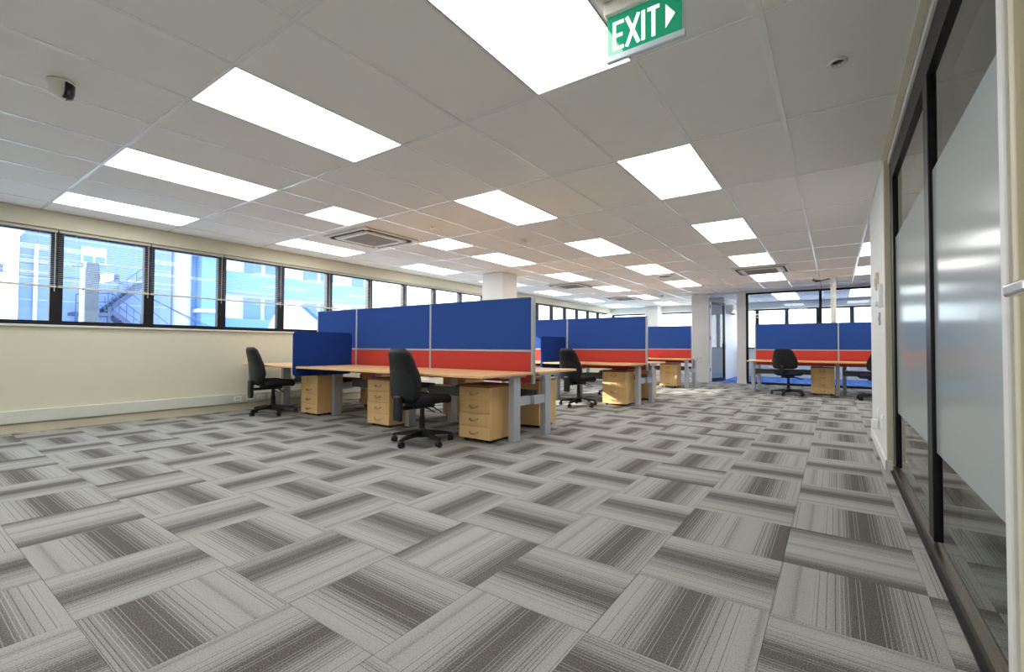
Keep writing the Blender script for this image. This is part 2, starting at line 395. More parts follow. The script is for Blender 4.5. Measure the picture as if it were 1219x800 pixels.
# ------------------------------------------------------------------ left wall with window band
wl = struct(box('wall_left', 'wall', (XL-.18, XL, YB, YF, 0, 1.18)))
box('window_ledge', 'trunk', (XL-.14, XL+.03, YB, YF, 1.18, 1.205), wl, bev=.004)
box('pelmet', 'wall', (XL-.18, XL+.05, YB, YF, 2.315, CZ), wl)
MUL0, MULP = 1.295, .883
k0 = int((YB-MUL0)/MULP); ys = [MUL0+MULP*k for k in range(k0, 19)]
nw = 0
for a, b in zip(ys, ys[1:]):
    nw += 1; wn = empty('window_%d' % nw, (XL-.08, a, 1.205), kind='structure')
    h = 2.315-1.205; L = b-a
    box('mullion', 'black', (-.04, .04, -.055, .055, 0, h), wn)
    box('frame_bottom', 'black', (-.035, .035, .055, L-.055, 0, .05), wn); box('frame_top', 'black', (-.035, .035, .055, L-.055, h-.05, h), wn)
    box('pane', 'glass', (-.004, .004, .055, L-.055, .05, h-.05), wn)
bl = None
slat_t = math.radians(11)
nb = 0
for a, b in zip(ys, ys[1:]):
    if a < -2.5 or a > 8.6: continue
    nb += 1
    if bl is None:
        L = MULP-.012; bl = empty('venetian_blind'); sl = MB()
        for k in range(28):
            z = -.04-.0222*k
            sl.box(-.0125, .0125, 0, L, -.0004, .0004, mtx=Matrix.Translation((0, 0, z)) @ Matrix.Rotation(slat_t, 4, 'Y'))
        tag(sl.build('slats', 'blind', bl), kind='stuff')
        box('head_rail', 'rail', (-.02, .02, 0, L, -.03, 0), bl)
        box('bottom_rail', 'rail', (-.013, .013, 0, L, -.674, -.652), bl, bev=.004)
        for q in (.15, L/2, L-.15): MB().cyl((.014, q, -.03), (.014, q, -.66), .0008, n=4).build('ladder_cord', 'blind', bl)
        MB().cyl((.02, L-.02, -.03), (.02, L-.02, -.72), .0025, n=6).build('tilt_wand', 'blind', bl)
        o = bl
    else: o = copy_tree(bl)
    o.location = (XL-.015, a+.006, 2.313)
    seen = {round(MUL0-MULP, 2): 'white gabled building', round(MUL0, 2): 'concrete utility pole', round(MUL0+MULP, 2): 'round tower of the blue building', round(MUL0+2*MULP, 2): 'blue banded wall', round(MUL0+3*MULP, 2): 'white gable roof'}
    sn = seen.get(round(a, 2))
    tag(o, 'half-lowered white venetian blind with the %s behind it' % sn if sn else 'half-lowered white venetian blind further along the side window band', 'blind', 'venetian blinds in the side windows')
tr = struct(box('trim_1', 'trunk', (XL, XL+.055, YB, 7.2, .112, .252), bev=.005)); box('cover_lip', 'trunk', (XL+.055, XL+.057, YB, 7.2, .13, .236), tr)
struct(box('baseboard_left', 'beige', (XL, XL+.014, YB, YF, 0, .10)))
def outlet(loc, kind, label):
    r = empty('wall_socket', loc, 0, label, 'socket', 'sockets on the window wall trunking')
    box('faceplate', 'exitwhite', (0, .01, -.055, .055, -.036, .036), r, bev=.003)
    if kind:
        for sy in (-.027, .027):
            box('rocker', 'trunk', (.01, .014, sy-.008, sy+.008, .012, .026), r)
            for dy, dz in ((-.012, -.006), (.012, -.006), (0, -.022)): box('pin_slot', 'dark', (.0095, .0106, sy+dy-.003, sy+dy+.003, dz-.006, dz+.006), r)
    else: box('blank_cover', 'trunk', (.01, .013, -.03, .03, -.016, .016), r)
for (yy, k, lab) in ((3.26, 0, 'blank white faceplate at the end of the wall trunking socket row'), (3.44, 1, 'white double power socket next to the blank faceplate on the trunking'), (3.60, 1, 'white double power socket between two others on the wall trunking'), (3.77, 1, 'white double power socket with a looped white cable hanging from it')):
    outlet((XL+.0575, yy, .182), k, lab)
tag(MB().tube([(XL+.075, 3.77, .17), (XL+.11, 3.77, .13), (XL+.15, 3.72, .05), (XL+.2, 3.80, .03), (XL+.24, 3.9, .07), (XL+.2, 3.86, .14), (XL+.13, 3.8, .11), (XL+.16, 3.74, .03), (XL+.26, 3.66, .008), (XL+.45, 3.62, .008)], .004, 6).build('power_cable', 'cable', smooth=True), 'thin looped white cable hanging under the trunking sockets', 'cable')

# ------------------------------------------------------------------ far wall with windows, columns
wf = struct(box('wall_far', 'white', (XL, XE, YF, YF+.18, 0, .93)))
box('bulkhead', 'white', (XL, XE, YF-.25, YF+.18, 2.29, CZ), wf)
box('window_ledge', 'white', (XL, XE, YF-.06, YF+.1, .93, .95), wf)
xs = [-1.30+.87*k for k in range(-7, 8)]; xs = [x for k, x in enumerate(xs) if x > -3.4 or k % 2 == 0]
for a, b in zip(xs, xs[1:]):
    nw += 1; wn = empty('window_%d' % nw, (a, YF+.06, .95), kind='structure'); h = 2.29-.95; L = b-a
    box('mullion', 'black', (-.055, .055, -.04, .04, 0, h), wn); box('frame_bottom', 'black', (.055, L-.055, -.035, .035, 0, .05), wn); box('frame_top', 'black', (.055, L-.055, -.035, .035, h-.05, h), wn)
    box('pane', 'glass', (.055, L-.055, -.004, .004, .05, h-.05), wn)
struct(box('wall_column', 'white', (-6.06, -5.53, 7.5, 8.03, 0, CZ), bev=.006))
struct(box('wall_column.001', 'white', (-5.80, -5.32, 16.85, 17.34, 0, CZ), bev=.006))
struct(box('wall_back', 'wall', (XL-.18, XE, YB-.15, YB, 0, CZ)))
struct(box('wall_east', 'white', (XE, XE+.15, YB, YF+.18, 0, CZ)))

# ------------------------------------------------------------------ right: pier, glazed wall, near door
wr = struct(MB().box(.335, .50, 4.80, 6.55, 0, CZ).box(.50, XE, 6.43, 6.55, 0, CZ).build('wall_right', 'white'))
box('end_jamb', 'beige', (.332, .50, 4.742, 4.80, 0, CZ), wr, bev=.003)
bbr = struct(MB().box(.321, .335, 4.728, 6.564, 0, .085).box(.335, XE, 6.55, 6.564, 0, .085).box(.321, .368, 4.728, 4.742, 0, .085).build('baseboard_right', 'white'))
wg = empty('wall_glazed', (0, 0, 0), kind='structure')
YM0, YM1, YJ, YD, YP = 2.93, 3.06, 4.56, 1.685, 4.74
def gbox(n, m, b, bev=0): return box(n, m, b, wg, bev)
gbox('sill_rail', 'bronze', (.372, .47, YD, YP, .0, .045)); gbox('sill_lip', 'black', (.352, .372, YD, YP, 0, .012)); gbox('sill_bead', 'bronze', (.40, .43, YD, YP, .045, .07))
gbox('head_rail', 'black', (.372, .47, YD, YP, 2.30, 2.46)); gbox('head_bead', 'black', (.398, .445, YD, YP, 2.26, 2.30)); gbox('head_trim', 'white', (.36, .48, YB, YP, 2.46, CZ))
gbox('mullion', 'black', (.372, .47, YM0, YM1, .07, 2.30), .003); gbox('jamb', 'black', (.372, .47, YJ, YP, .07, 2.30), .003)
for a, b in ((YD, YM0), (YM1, YJ)):
    p_ = gbox('pane', 'glass_in', (.390, .398, a, b, .045, 2.30))
    box('frosted_film', 'film', (.3875, .3895, a+.002, b-.002, .49, 1.83), p_)
d1 = empty('door_1', (0, 0, 0), kind='structure')
dx = lambda n, m, b, bev=0: box(n, m, b, d1, bev)
dx('architrave', 'white', (.35, .372, 1.635, YD, 0, 2.46), .004); dx('frame', 'beige', (.36, .47, 1.60, 1.635, 0, 2.46), .003); dx('door_stop', 'white', (.40, .44, 1.585, 1.60, 0, 2.4))
lf = dx('leaf', 'beige', (.385, .425, .70, 1.583, .01, 2.44), .002)
dx('frame_near', 'beige', (.36, .47, .66, .697, 0, 2.46), .003)
hd = MB().tube([(.38, 1.245, 1.10), (.31, 1.245, 1.10), (.296, 1.26, 1.10)], .011, 10).build('lever_neck', 'chrome', lf, smooth=True)
MB().box(.285, .31, 1.235, 1.365, 1.086, 1.113, bev=.007, seg=3).build('lever_handle', 'chrome', lf)
MB().cyl((.385, 1.245, 1.10), (.376, 1.245, 1.10), .027, n=20).build('handle_rose', 'chrome', lf)
struct(box('wall_near', 'white', (.36, .50, YB, .66, 0, CZ)))
# wall fittings on the pier
def plate(name, loc, sy, sz, sx, m, label, cat, extra=None):
    r = empty(name, loc, 0, label, cat); box('cover', m, (-sx, 0, -sy/2, sy/2, -sz/2, sz/2), r, bev=.003)
    if extra: extra(r, sx)
    return r
plate('alarm_keypad', (.335, 5.42, 1.60), .09, .16, .025, 'beige', 'cream keypad box highest on the white end wall', 'keypad', lambda r, s: box('keys', 'acgrille', (-s-.002, -s, -.03, .03, -.05, .03), r))
plate('intercom_handset', (.335, 5.02, 1.43), .07, .2, .03, 'exitwhite', 'white handset unit between keypad and light switch on the white end wall', 'intercom', lambda r, s: MB().cyl((-s, 0, -.07), (-s-.02, 0, -.07), .022, n=12).build('knob', 'exitwhite', r))
plate('light_switch', (.335, 5.28, 1.245), .07, .115, .012, 'steel', 'brushed grey light switch lowest of the fittings on the white end wall', 'light switch', lambda r, s: box('rocker', 'alu', (-s-.004, -s, -.01, .01, -.02, .02), r))
plate('wall_socket', (.335, 5.62, .33), .09, .14, .01, 'exitwhite', 'white socket plate above the baseboard of the white end wall, with a plug pack', 'socket', lambda r, s: box('plug_pack', 'exitwhite', (-s-.05, -s, -.12, -.05, -.11, -.02), r, bev=.006))
plate('wall_socket', (.335, 5.12, .34), .08, .12, .01, 'exitwhite', 'plain white socket plate near the beige jamb of the white end wall', 'socket', lambda r, s: box('rocker', 'trunk', (-s-.003, -s, -.02, .02, .01, .03), r))

# ------------------------------------------------------------------ office front at the far end
wo = struct(MB().box(-3.39, -2.95, YO, YO+.12, 0, CZ).box(-3.39, -3.27, YO+.12, YF, 0, CZ).build('wall_office', 'white'))
box('post', 'white', (-2.2, -1.98, YO, YO+.14, 0, CZ), wo, bev=.004); box('door_head', 'white', (-2.95, -2.2, YO, YO+.12, 2.46, CZ), wo)
box('nib', 'white', (-3.27, -2.76, 15.2, YF, 0, CZ), wo)
box('skirting', 'white', (-3.40, -2.96, YO-.012, YO, 0, .08), wo); box('skirting', 'white', (-2.21, -1.97, YO-.012, YO, 0, .08), wo)
gx = [-1.98, -.32, 1.28, 2.88, 4.48]
go = empty('wall_glazed_office', (0, YO+.03, 0), kind='structure')
box('head_rail', 'black', (-1.98, XE, 0, .06, 2.42, 2.47), go); box('sill_rail', 'black', (-1.98, XE, 0, .06, 0, .06), go); box('head_trim', 'white', (-1.98, XE, -.02, .1, 2.47, CZ), go)
for k, x in enumerate(gx):
    box('mullion', 'black', (x, x+.06, 0, .06, .06, 2.42), go)
    x2 = gx[k+1] if k+1 < len(gx) else XE
    box('pane', 'glass_off', (x+.06, x2, .026, .034, .06, 2.42), go)
d2 = empty('door_2', (-2.93, YO+.12, 0), -math.radians(17), kind='structure')
box('stile', 'white', (-.02, .02, 0, .07, .01, 2.3), d2); box('stile', 'black', (-.02, .02, .77, .85, .01, 2.3), d2); box('rail', 'black', (-.02, .02, .07, .77, .01, .10), d2); box('rail', 'black', (-.02, .02, .07, .77, 2.22, 2.3), d2)
box('pane', 'glass_off', (-.004, .004, .07, .77, .10, 2.22), d2); box('handle', 'chrome', (.02, .06, .79, .81, .95, 1.1), d2, bev=.004)
for z in (.3, 1.2, 2.1): box('hinge', 'dark', (.02, .026, -.012, .012, z, z+.1), d2)
ac2 = empty('wall_air_conditioner', (-2.76, 15.45, 2.03), 0, 'white wall mounted air conditioner above the open glass office door', 'air conditioner')
MB().prism([(0, 0), (.16, .03), (.21, .12), (.2, .28), (0, .28)], 1, 0, .82).build('body', 'ac', ac2); box('outlet_slot', 'dark', (.06, .15, .05, .77, .012, .018), ac2)

# ------------------------------------------------------------------ ceiling fittings
def cassette(c, lab):
    i, j = c; r = empty('ceiling_air_conditioner', (GX-.6*i-.3, GY+1.2*j+.6, CZ), 0, lab, 'air conditioner', 'ceiling cassette air conditioners')
    MB().box(-.47, .47, -.47, .47, -.018, .003, bev=.012, seg=2).build('fascia', 'ac', r)
    for a in range(4):
        R_ = Matrix.Rotation(a*math.pi/2, 4, 'Z')
        MB().box(-.375, .375, -.425, -.365, -.0225, -.017, bev=.002, mtx=R_).build('air_slot', 'dark', r)
        MB().box(-.30, .30, -.385, -.373, -.026, -.021, bev=.002, mtx=R_).build('louvre', 'ac', r)
    MB().box(-.345, .345, -.345, .345, -.03, -.017, bev=.006).build('grille_frame', 'ac', r)
    g = box('grille', 'acgrille', (-.27, .27, -.27, .27, -.0325, -.028), r)
    for k in range(12): y = -.25+.5*k/11; box('grille_bar', 'acgrille', (-.27, .27, y-.006, y+.006, -.036, -.0325), g)
cassette((4, 2), 'square ceiling air conditioner nearest the row of venetian blinds'); cassette((4, 7), 'square ceiling air conditioner beyond the white column'); cassette((-3, 7), 'square ceiling air conditioner in front of the glass office'); cassette((4, 10), 'square ceiling air conditioner nearest the far window wall')
def detector(x, y, lab, m='ac', r=.055):
    o = empty('smoke_detector', (x, y, CZ), 0, lab, 'detector', 'round ceiling detectors')
    MB().lathe([(r, .002), (r, -.012), (r*.9, -.02)], n=20).build('base', m, o, smooth=False); MB().lathe([(r*.72, -.02), (r*.68, -.042), (r*.45, -.052), (r*.1, -.054)], n=16).build('chamber', m, o, smooth=True)
    MB().cyl((r*.3, 0, -.053), (r*.3, 0, -.058), .005, n=8).build('indicator', 'lens', o)
detector(-3.60, 5.40, 'round smoke detector between light panels in front of the column'); detector(-4.17, 13.6, 'small round detector near the office wall end'); 
def sprinkler(x, y, lab):
    o = empty('sprinkler_head', (x, y, CZ), 0, lab, 'sprinkler', 'ceiling sprinkler heads')
    MB().lathe([(.045, .002), (.045, -.004), (.036, -.009), (.026, -.004), (.024, .002)], n=20).build('rosette', 'tee', o, smooth=True)
    MB().cyl((0, 0, 0), (0, 0, -.02), .01, n=10).build('bulb', 'chrome', o); MB().lathe([(.006, -.018), (.02, -.024), (.02, -.027), (.004, -.027)], n=14).build('deflector', 'chrome', o)
sprinkler(.025, 2.966, 'small round sprinkler head in the tile between exit sign and glass wall'); sprinkler(-4.19, 4.17, 'small sprinkler head beside the ceiling air conditioner near the blinds')
o = empty('ceiling_speaker_vent', (-2.93, 9.75, CZ), 0, 'round white ceiling vent between two light panels over the aisle desks', 'vent')
MB().lathe([(.17, .002), (.17, -.02), (.15, -.035), (.13, -.03)], n=24).build('ring', 'ac', o, smooth=True); MB().lathe([(.12, -.01), (.12, -.03), (.09, -.04), (.01, -.042)], n=24).build('cone', 'acgrille', o, smooth=True)
# motion sensor
o = empty('motion_sensor', (-3.67, .634, CZ), math.radians(62), 'white ceiling sensor with a black curved lens', 'sensor')
MB().lathe([(.062, .003), (.062, -.008), (.052, -.014), (.05, -.055), (.044, -.078), (.025, -.09), (.004, -.092)], n=28).build('body', 'ac', o, smooth=True)
_lm = MB()
pr = [(.0635, -.010), (.0625, -.055), (.056, -.082), (.030, -.094)]
rows = [[_lm.bm.verts.new((r_*math.cos(t_), r_*math.sin(t_), z_)) for t_ in [math.radians(-52+104*k/12) for k in range(13)]] for r_, z_ in pr]
inn = [[_lm.bm.verts.new((r_*.8*math.cos(t_), r_*.8*math.sin(t_), z_*.9)) for t_ in [math.radians(-52+104*k/12) for k in range(13)]] for r_, z_ in pr]
for a in range(3):
    for k in range(12): _lm.bm.faces.new((rows[a][k], rows[a][k+1], rows[a+1][k+1], rows[a+1][k])); _lm.bm.faces.new((inn[a][k], inn[a+1][k], inn[a+1][k+1], inn[a][k+1]))
for k in range(12): _lm.bm.faces.new((rows[0][k], inn[0][k], inn[0][k+1], rows[0][k+1])); _lm.bm.faces.new((rows[3][k], rows[3][k+1], inn[3][k+1], inn[3][k]))
for a in range(3): _lm.bm.faces.new((rows[a][0], rows[a+1][0], inn[a+1][0], inn[a][0])); _lm.bm.faces.new((rows[a][12], inn[a][12], inn[a+1][12], rows[a+1][12]))
_lm.build('lens', 'lens', o, smooth=False)
# exit sign
ES = empty('exit_sign', (-.655, 1.9, CZ), 0, 'green illuminated exit sign hanging under the ceiling with white arrow', 'exit sign')
sw, st, sb = .168, -.055, -.252
box('mount', 'ac', (-sw-.005, sw+.005, -.03, .03, st, .002), ES, bev=.003)
bd = box('blade', 'green', (-sw+.002, sw-.012, -.006, .006, sb+.02, st), ES)
box('edge_strip', 'acrylic', (sw-.012, sw+.002, -.008, .008, sb+.02, st), ES); box('bottom_rail', 'signrail', (-sw, sw+.004, -.011, .011, sb-.008, sb+.02), ES, bev=.003)
def stroke(name, pts, wd, par, yy=-.0068):
    m_ = MB()
    for q_, (a, b) in enumerate(pts):
        yy -= .0002
        A, B = Vector(a), Vector(b); d = (B-A).normalized(); n = Vector((-d.y, d.x))*wd/2; A = A-d*wd*.0; B = B+d*wd*.0
        m_.prism([(A+n)[:], (B+n)[:], (B-n)[:], (A-n)[:]], 1, yy, yy+.0008)
    return m_.build(name, 'exitlit', par)
Zb, Zt = -.214, -.085; lw_ = .0155; h_ = lw_/2
def SX(f): return -sw+f*2*sw
stroke('letter_e', [((SX(.105), Zb), (SX(.105), Zt)), ((SX(.105), Zt-h_), (SX(.235), Zt-h_)), ((SX(.105), (Zb+Zt)/2), (SX(.22), (Zb+Zt)/2)), ((SX(.105), Zb+h_), (SX(.235), Zb+h_))], lw_, bd)
stroke('letter_x', [((SX(.275), Zb), (SX(.435), Zt)), ((SX(.275), Zt), (SX(.435), Zb))], lw_, bd)
stroke('letter_i', [((SX(.495), Zb), (SX(.495), Zt))], lw_, bd)
stroke('letter_t', [((SX(.625), Zb), (SX(.625), Zt)), ((SX(.55), Zt-h_), (SX(.70), Zt-h_))], lw_, bd)
MB().prism([(SX(.775), -.20), (SX(.775), -.10), (SX(.89), -.15)], 1, -.0068, -.006).build('arrow', 'exitlit', bd)

# ------------------------------------------------------------------ furniture prototypes
DZ = .708
def desk_proto(L, right_leg=True, left_leg=False, off=.10):
    """near-side desk: right end at x=0, runs to x=-L; bench centre line at y=0, user at -y"""
    r = empty('desk'); MB().box(-L+.002, -.002, -.93, -.055, DZ-.025, DZ, bev=.003).build('desktop', 'beech_top', r)
    tr_ = MB(); tr_.box(-L+.08, -.3, -.14, -.05, .40, .406).box(-L+.08, -.3, -.14, -.134, .40, .50).box(-L+.08, -.3, -.056, -.05, .40, .50); tr_.build('cable_tray', 'tray', r)
    def leg(x):
        l_ = MB().box(x-.035, x+.035, -.33, -.21, 0, DZ-.05, bev=.004).build('leg', 'steel', r)
        box('foot_plate', 'steel', (x-.03, x+.03, -.5, -.1, DZ-.05, DZ-.026), l_)
        box('cross_rail', 'steel', (x-.025, x+.025, -.21, 0, .36, .45), l_)
    if right_leg: leg(-off)
    if left_leg: leg(-L+.05)
    return r
def ped_proto():
    """front at y=0 facing -y, x from -.205 to .205"""
    r = empty('drawer_pedestal'); W, D, H0, H1 = .203, .40, .034, .585
    MB().box(-W, W, .02, D, H0, H1-.02, bev=.002).build('carcass', 'beech', r)
    MB().box(-W-.002, W+.002, -.002, D+.004, H1-.02, H1, bev=.003).build('top', 'edge', r)
    hs = (H1-.022-H0)/4
    for k in range(4):
        z0 = H0+hs*k; d = MB().box(-W, W, 0, .019, z0+.002, z0+hs-.002, bev=.0015).build('drawer_front', 'beech', r)
        zc = z0+hs*.5
        MB().tube([(-.052, 0, zc+.008), (-.048, -.016, zc+.002), (-.024, -.024, zc-.009), (0, -.026, zc-.012), (.024, -.024, zc-.009), (.048, -.016, zc+.002), (.052, 0, zc+.008)], .0062, 8).build('handle', 'chrome', d, smooth=True)
    for sx in (-1, 1):
        for yy in (.06, .34): MB().cyl((sx*.15-.02, yy, .016), (sx*.15+.02, yy, .016), .016, n=12).box(sx*.15-.026, sx*.15+.026, yy-.022, yy+.022, .024, .036).build('castor', 'wheel', r)
    return r
def cushion(rows, n, f):
    """closed lofted surface: rows of n points from f(i,k)"""
    m_ = MB(); R_ = [[m_.bm.verts.new(f(i, k)) for k in range(n)] for i in range(rows)]
    for A, B in zip(R_, R_[1:]):
        for k in range(n): m_.bm.faces.new((A[k], A[(k+1) % n], B[(k+1) % n], B[k]))
    m_.bm.faces.new(R_[0][::-1]); m_.bm.faces.new(R_[-1]); return m_
def sgn(v, p): return math.copysign(abs(v)**p, v)
def curve(t_, pts):
    for (a, va), (b, vb) in zip(pts, pts[1:]):
        if t_ <= b: q_ = max(0, (t_-a)/(b-a)); q_ = q_*q_*(3-2*q_); return va+(vb-va)*q_
    return pts[-1][1]
def chair_proto(kind):
    r = empty('office_chair')
    for a in range(5):
        th = math.radians(90+36+72*a+ (10 if kind == 'high' else 0)); dx_, dy_ = math.cos(th), math.sin(th); px_, py_ = -dy_, dx_
        m_ = MB(); A = []
        for t_, wd, z1, z0 in ((.03, .028, .135, .07), (.15, .022, .118, .075), (.29, .016, .092, .066), (.315, .012, .082, .064)):
            A.append([m_.bm.verts.new((dx_*t_+px_*s_*wd, dy_*t_+py_*s_*wd, z)) for s_, z in ((-1, z0), (1, z0), (.7, z1), (-.7, z1))])
        for P_, Q_ in zip(A, A[1:]):
            for k in range(4): m_.bm.faces.new((P_[k], P_[(k+1) % 4], Q_[(k+1) % 4], Q_[k]))
        m_.bm.faces.new(A[0][::-1]); m_.bm.faces.new(A[-1]); l_ = m_.build('base_leg', 'plastic', r)
        cx_, cy_ = dx_*.30, dy_*.30; wv = Vector((dx_, dy_, 0)); w_ = MB()
        for s_ in (-1, 1): w_.cyl(Vector((cx_, cy_, .027))+wv*s_*.006, Vector((cx_, cy_, .027))+wv*s_*.024, .027, n=14)
        w_.cyl((cx_, cy_, .02), (cx_, cy_, .068), .008, n=8).box(cx_-.02, cx_+.02, cy_-.02, cy_+.02, .045, .06, bev=.006); w_.build('castor', 'wheel', l_)
    MB().lathe([(.042, .06), (.042, .13), (.03, .15), (.03, .26), (.024, .265), (.024, .375)], n=18).build('gas_column', 'plastic', r, smooth=False)
    MB().box(-.09, .09, -.16, .10, .36, .412, bev=.015, seg=2).build('mechanism', 'plastic', r)
    MB().tube([(.08, 0, .38), (.17, .0, .375), (.22, .02, .35), (.265, .03, .325)], .007, 8).build('lever', 'plastic', r, smooth=True)
    MB().tube([(.08, -.06, .38), (.19, -.06, .36), (.25, -.05, .335)], .007, 8).build('lever', 'plastic', r, smooth=True)
    sz = .455; hw, hd_ = .245, .235
    def seat(i, k):
        a = 2*math.pi*k/32; c_, s_ = sgn(math.cos(a), .55), sgn(math.sin(a), .55)
        q = [(0.90, -.045), (.98, -.03), (1.0, 0.0), (.985, .022), (.93, .036), (.6, .040), (.2, .034)][i]
        x, y = c_*hw*q[0], s_*hd_*q[0]+.02; z = sz+q[1]
        fy = max(0, (y-.08)/.18); z -= .035*fy*fy; z += .012*(abs(x)/hw)**2 - .0
        return (x, y, z)
    cushion(7, 32, seat).build('seat', 'seatblue' if kind == 'low' else 'chair', r, smooth=True)
    MB().box(-.17, .17, -.17, .17, .403, .42, bev=.01).build('seat_pan', 'plastic', r)
    if kind == 'high': z0, z1, wfun = .43, .955, lambda t_: curve(t_, [(0, .155), (.14, .205), (.32, .228), (.5, .22), (.72, .188), (.9, .16), (1, .15)])
    else: z0, z1, wfun = .55, .965, lambda t_: .245-.085*max(0, t_-.3)**1.3*1.7-.03*max(0, .3-t_)*2
    N = 15
    def back(i, k):
        t_ = i/(N-1); a = 2*math.pi*k/28; c_, s_ = sgn(math.cos(a), .6), sgn(math.sin(a), .75)
        e = 1-.28*max(0, (t_-.9)/.1)**2-.25*max(0, (.1-t_)/.1)**2
        wd = wfun(t_)*e; th_ = .045*(1-.55*max(0, (t_-.88)/.12)**2-.5*max(0, (.12-t_)/.12)**2)
        x = c_*wd; lean = -.245-.075*t_-.02*math.sin(t_*math.pi)*-1
        y = lean + s_*th_ + .045*(abs(x)/.22)**2
        return (x, y, z0+(z1-z0)*t_)
    b_ = cushion(N, 28, back).build('backrest', 'chairback' if kind == 'high' else 'chair', r, smooth=True)
    def shellf(i, k):      # raised plastic outer shell on the rear of the back
        t_ = i/8; a = 2*math.pi*k/24; T_ = .05+t_*.62; c_, s_ = sgn(math.cos(a), .6), sgn(math.sin(a), .8)
        wd = wfun(T_)*(.90-.22*t_**2.0)*(1-.35*max(0, (t_-.8)/.2)**2); x = c_*wd
        y = -.245-.075*T_+.02*math.sin(T_*math.pi)-.030 + s_*.020*(1-.6*max(0, (t_-.7)/.3)**2) + .045*(abs(x)/.22)**2
        return (x, y, z0+(z1-z0)*T_)
    cushion(9, 24, shellf).build('back_shell', 'shell' if kind == 'high' else 'plastic', b_, smooth=True)
    if kind == 'high':
        MB().box(-.055, .055, -.325, -.275, .25, .50, bev=.018, seg=3).build('back_bracket', 'shell', r)
        MB().box(-.04, .04, -.30, -.10, .355, .385, bev=.008).build('bracket_arm', 'plastic', r)
    else:
        MB().tube([(0, -.12, .39), (0, -.27, .40), (0, -.325, .46), (0, -.33, .62)], .026, 10).build('back_bracket', 'plastic', r, smooth=True)
        MB().cyl((0, -.33, .55), (0, -.372, .55), .045, n=18).build('adjuster_knob', 'shell', r)
    return r
PED = ped_proto(); CH_H = chair_proto('high'); CH_L = chair_proto('low'); used_p = set()
def place(proto, loc, rz, label, cat, group):
    o = proto if id(proto) not in used_p else copy_tree(proto); used_p.add(id(proto))
    o.location = loc; o.rotation_euler = (0, 0, rz); return tag(o, label, cat, group)
DESKS = {}
def desk(L, ll, loc, rz, label, group, right=True, off=.10):
    k = (round(L, 2), ll, right, off)
    if k not in DESKS: DESKS[k] = desk_proto(L, right, ll, off)
    return place(DESKS[k], loc, rz, label, 'desk', group)
def partition(posts, yc, label, loc0):
    """screen wall along X; posts = x list right to left"""
    r = empty('desk_partition', (posts[0], yc, 0), 0, label, 'partition')
    P0 = [x-posts[0] for x in posts]; z0, zr, zt = .59, .935, 1.515
    for k, x in enumerate(P0): MB().box(x-.014, x+.014, -.026, .026, z0-.01, zt+.004, bev=.003).build('post', 'alu', r)
    for a, b in zip(P0, P0[1:]):
        MB().box(b+.014, a-.014, -.021, .021, zr+.011, zt-.006, bev=.003).build('upper_panel', 'blue', r); MB().box(b+.014, a-.014, -.021, .021, z0, zr-.011, bev=.003).build('lower_panel', 'red', r)
        box('mid_rail', 'alu', (b+.014, a-.014, -.024, .024, zr-.011, zr+.011), r); box('top_cap', 'tray', (b+.014, a-.014, -.023, .023, zt-.006, zt+.002), r)
    return r
def divider(x, y0, y1, label):
    r = empty('desk_divider', (x, y0, .58), 0, label, 'divider'); L = y1-y0
    pl = []; rr = .05
    for cx_, cz_, a0 in ((L-rr, .585-rr, 0), (rr, .585-rr, 90), (rr, rr, 180), (L-rr, rr, 270)):
        for q in range(5): a = math.radians(a0+22.5*q); pl.append((cx_+rr*math.cos(a), cz_+rr*math.sin(a)))
    MB().prism(pl, 0, -.014, .014).build('panel', 'blue2', r)
    for yy in (.22, L-.2): box('clamp', 'plastic', (.014, .06, yy-.03, yy+.03, .07, .102), r, bev=.004)
    return r

# ---- bench 1 (beside the window wall sockets)
B1 = 4.18; G = 'bench desks'
partition([-2.665, -4.20, -5.71, -6.70], B1, 'long blue and red fabric partition in front of the white column', None)
N1 = ['beech desk with a high-backed chair and drawer pedestals, on the partition end beside the aisle', 'beech desk between the aisle-end desk and the small blue divider', 'beech desk on the window side of the small blue divider beside the wall sockets']
for k, (x, L) in enumerate(((-2.62, 1.56), (-4.18, 1.53), (-5.71, 1.50))): desk(L, k == 2, (x, B1, 0), 0, N1[k], G)
F1 = ['beech desk behind the long partition, at its aisle end', 'beech desk behind the middle of the long partition', 'beech desk behind the window end of the long partition']
for k, (x, L) in enumerate(((-4.18, 1.56), (-5.71, 1.53), (-7.21, 1.50))): desk(L, k == 0, (x, B1, 0), math.pi, F1[k], 'desks behind the long partition')
divider(-5.735, 3.22, 4.09, 'small rounded blue divider screen between two desks near the window wall')
PG = 'beech drawer pedestals'
place(PED, (-3.03, 3.63, 0), 0, 'four-drawer beech pedestal right next to the grey end leg facing the aisle', 'pedestal', PG)
place(PED, (-4.53, 3.62, 0), 0, 'four-drawer beech pedestal just behind the high-backed chair at the long partition', 'pedestal', PG)
place(PED, (-6.05, 3.64, 0), 0, 'four-drawer beech pedestal under the small blue divider', 'pedestal', PG)
FP = 'beech pedestal seen from behind under the desks beyond the long partition'
for x in (-3.10, -4.27, -6.10): place(PED, (x, 5.08, 0), math.pi, (FP + (', near the middle' if x > -5 else ', near the windows')) if x < -3.5 else 'beech pedestal with plain side panel beyond the grey end legs of the long partition', 'pedestal', PG)
CG = 'black office chairs'
place(CH_H, (-3.44, 3.30, 0), math.radians(-4), 'black high-backed swivel chair between two pedestals in front of the long partition', 'chair', CG)
place(CH_H, (-6.60, 3.42, 0), math.radians(-6), 'black high-backed swivel chair beside the window wall sockets', 'chair', CG)
place(CH_H, (-6.75, 5.35, 0), math.pi+.4, 'black chair half hidden behind the long partition near the windows', 'chair', CG)
o = empty('paper_stack', (-3.86, B1-.095, .407), 0, 'small stack of papers lying in the cable tray behind the chair', 'papers')
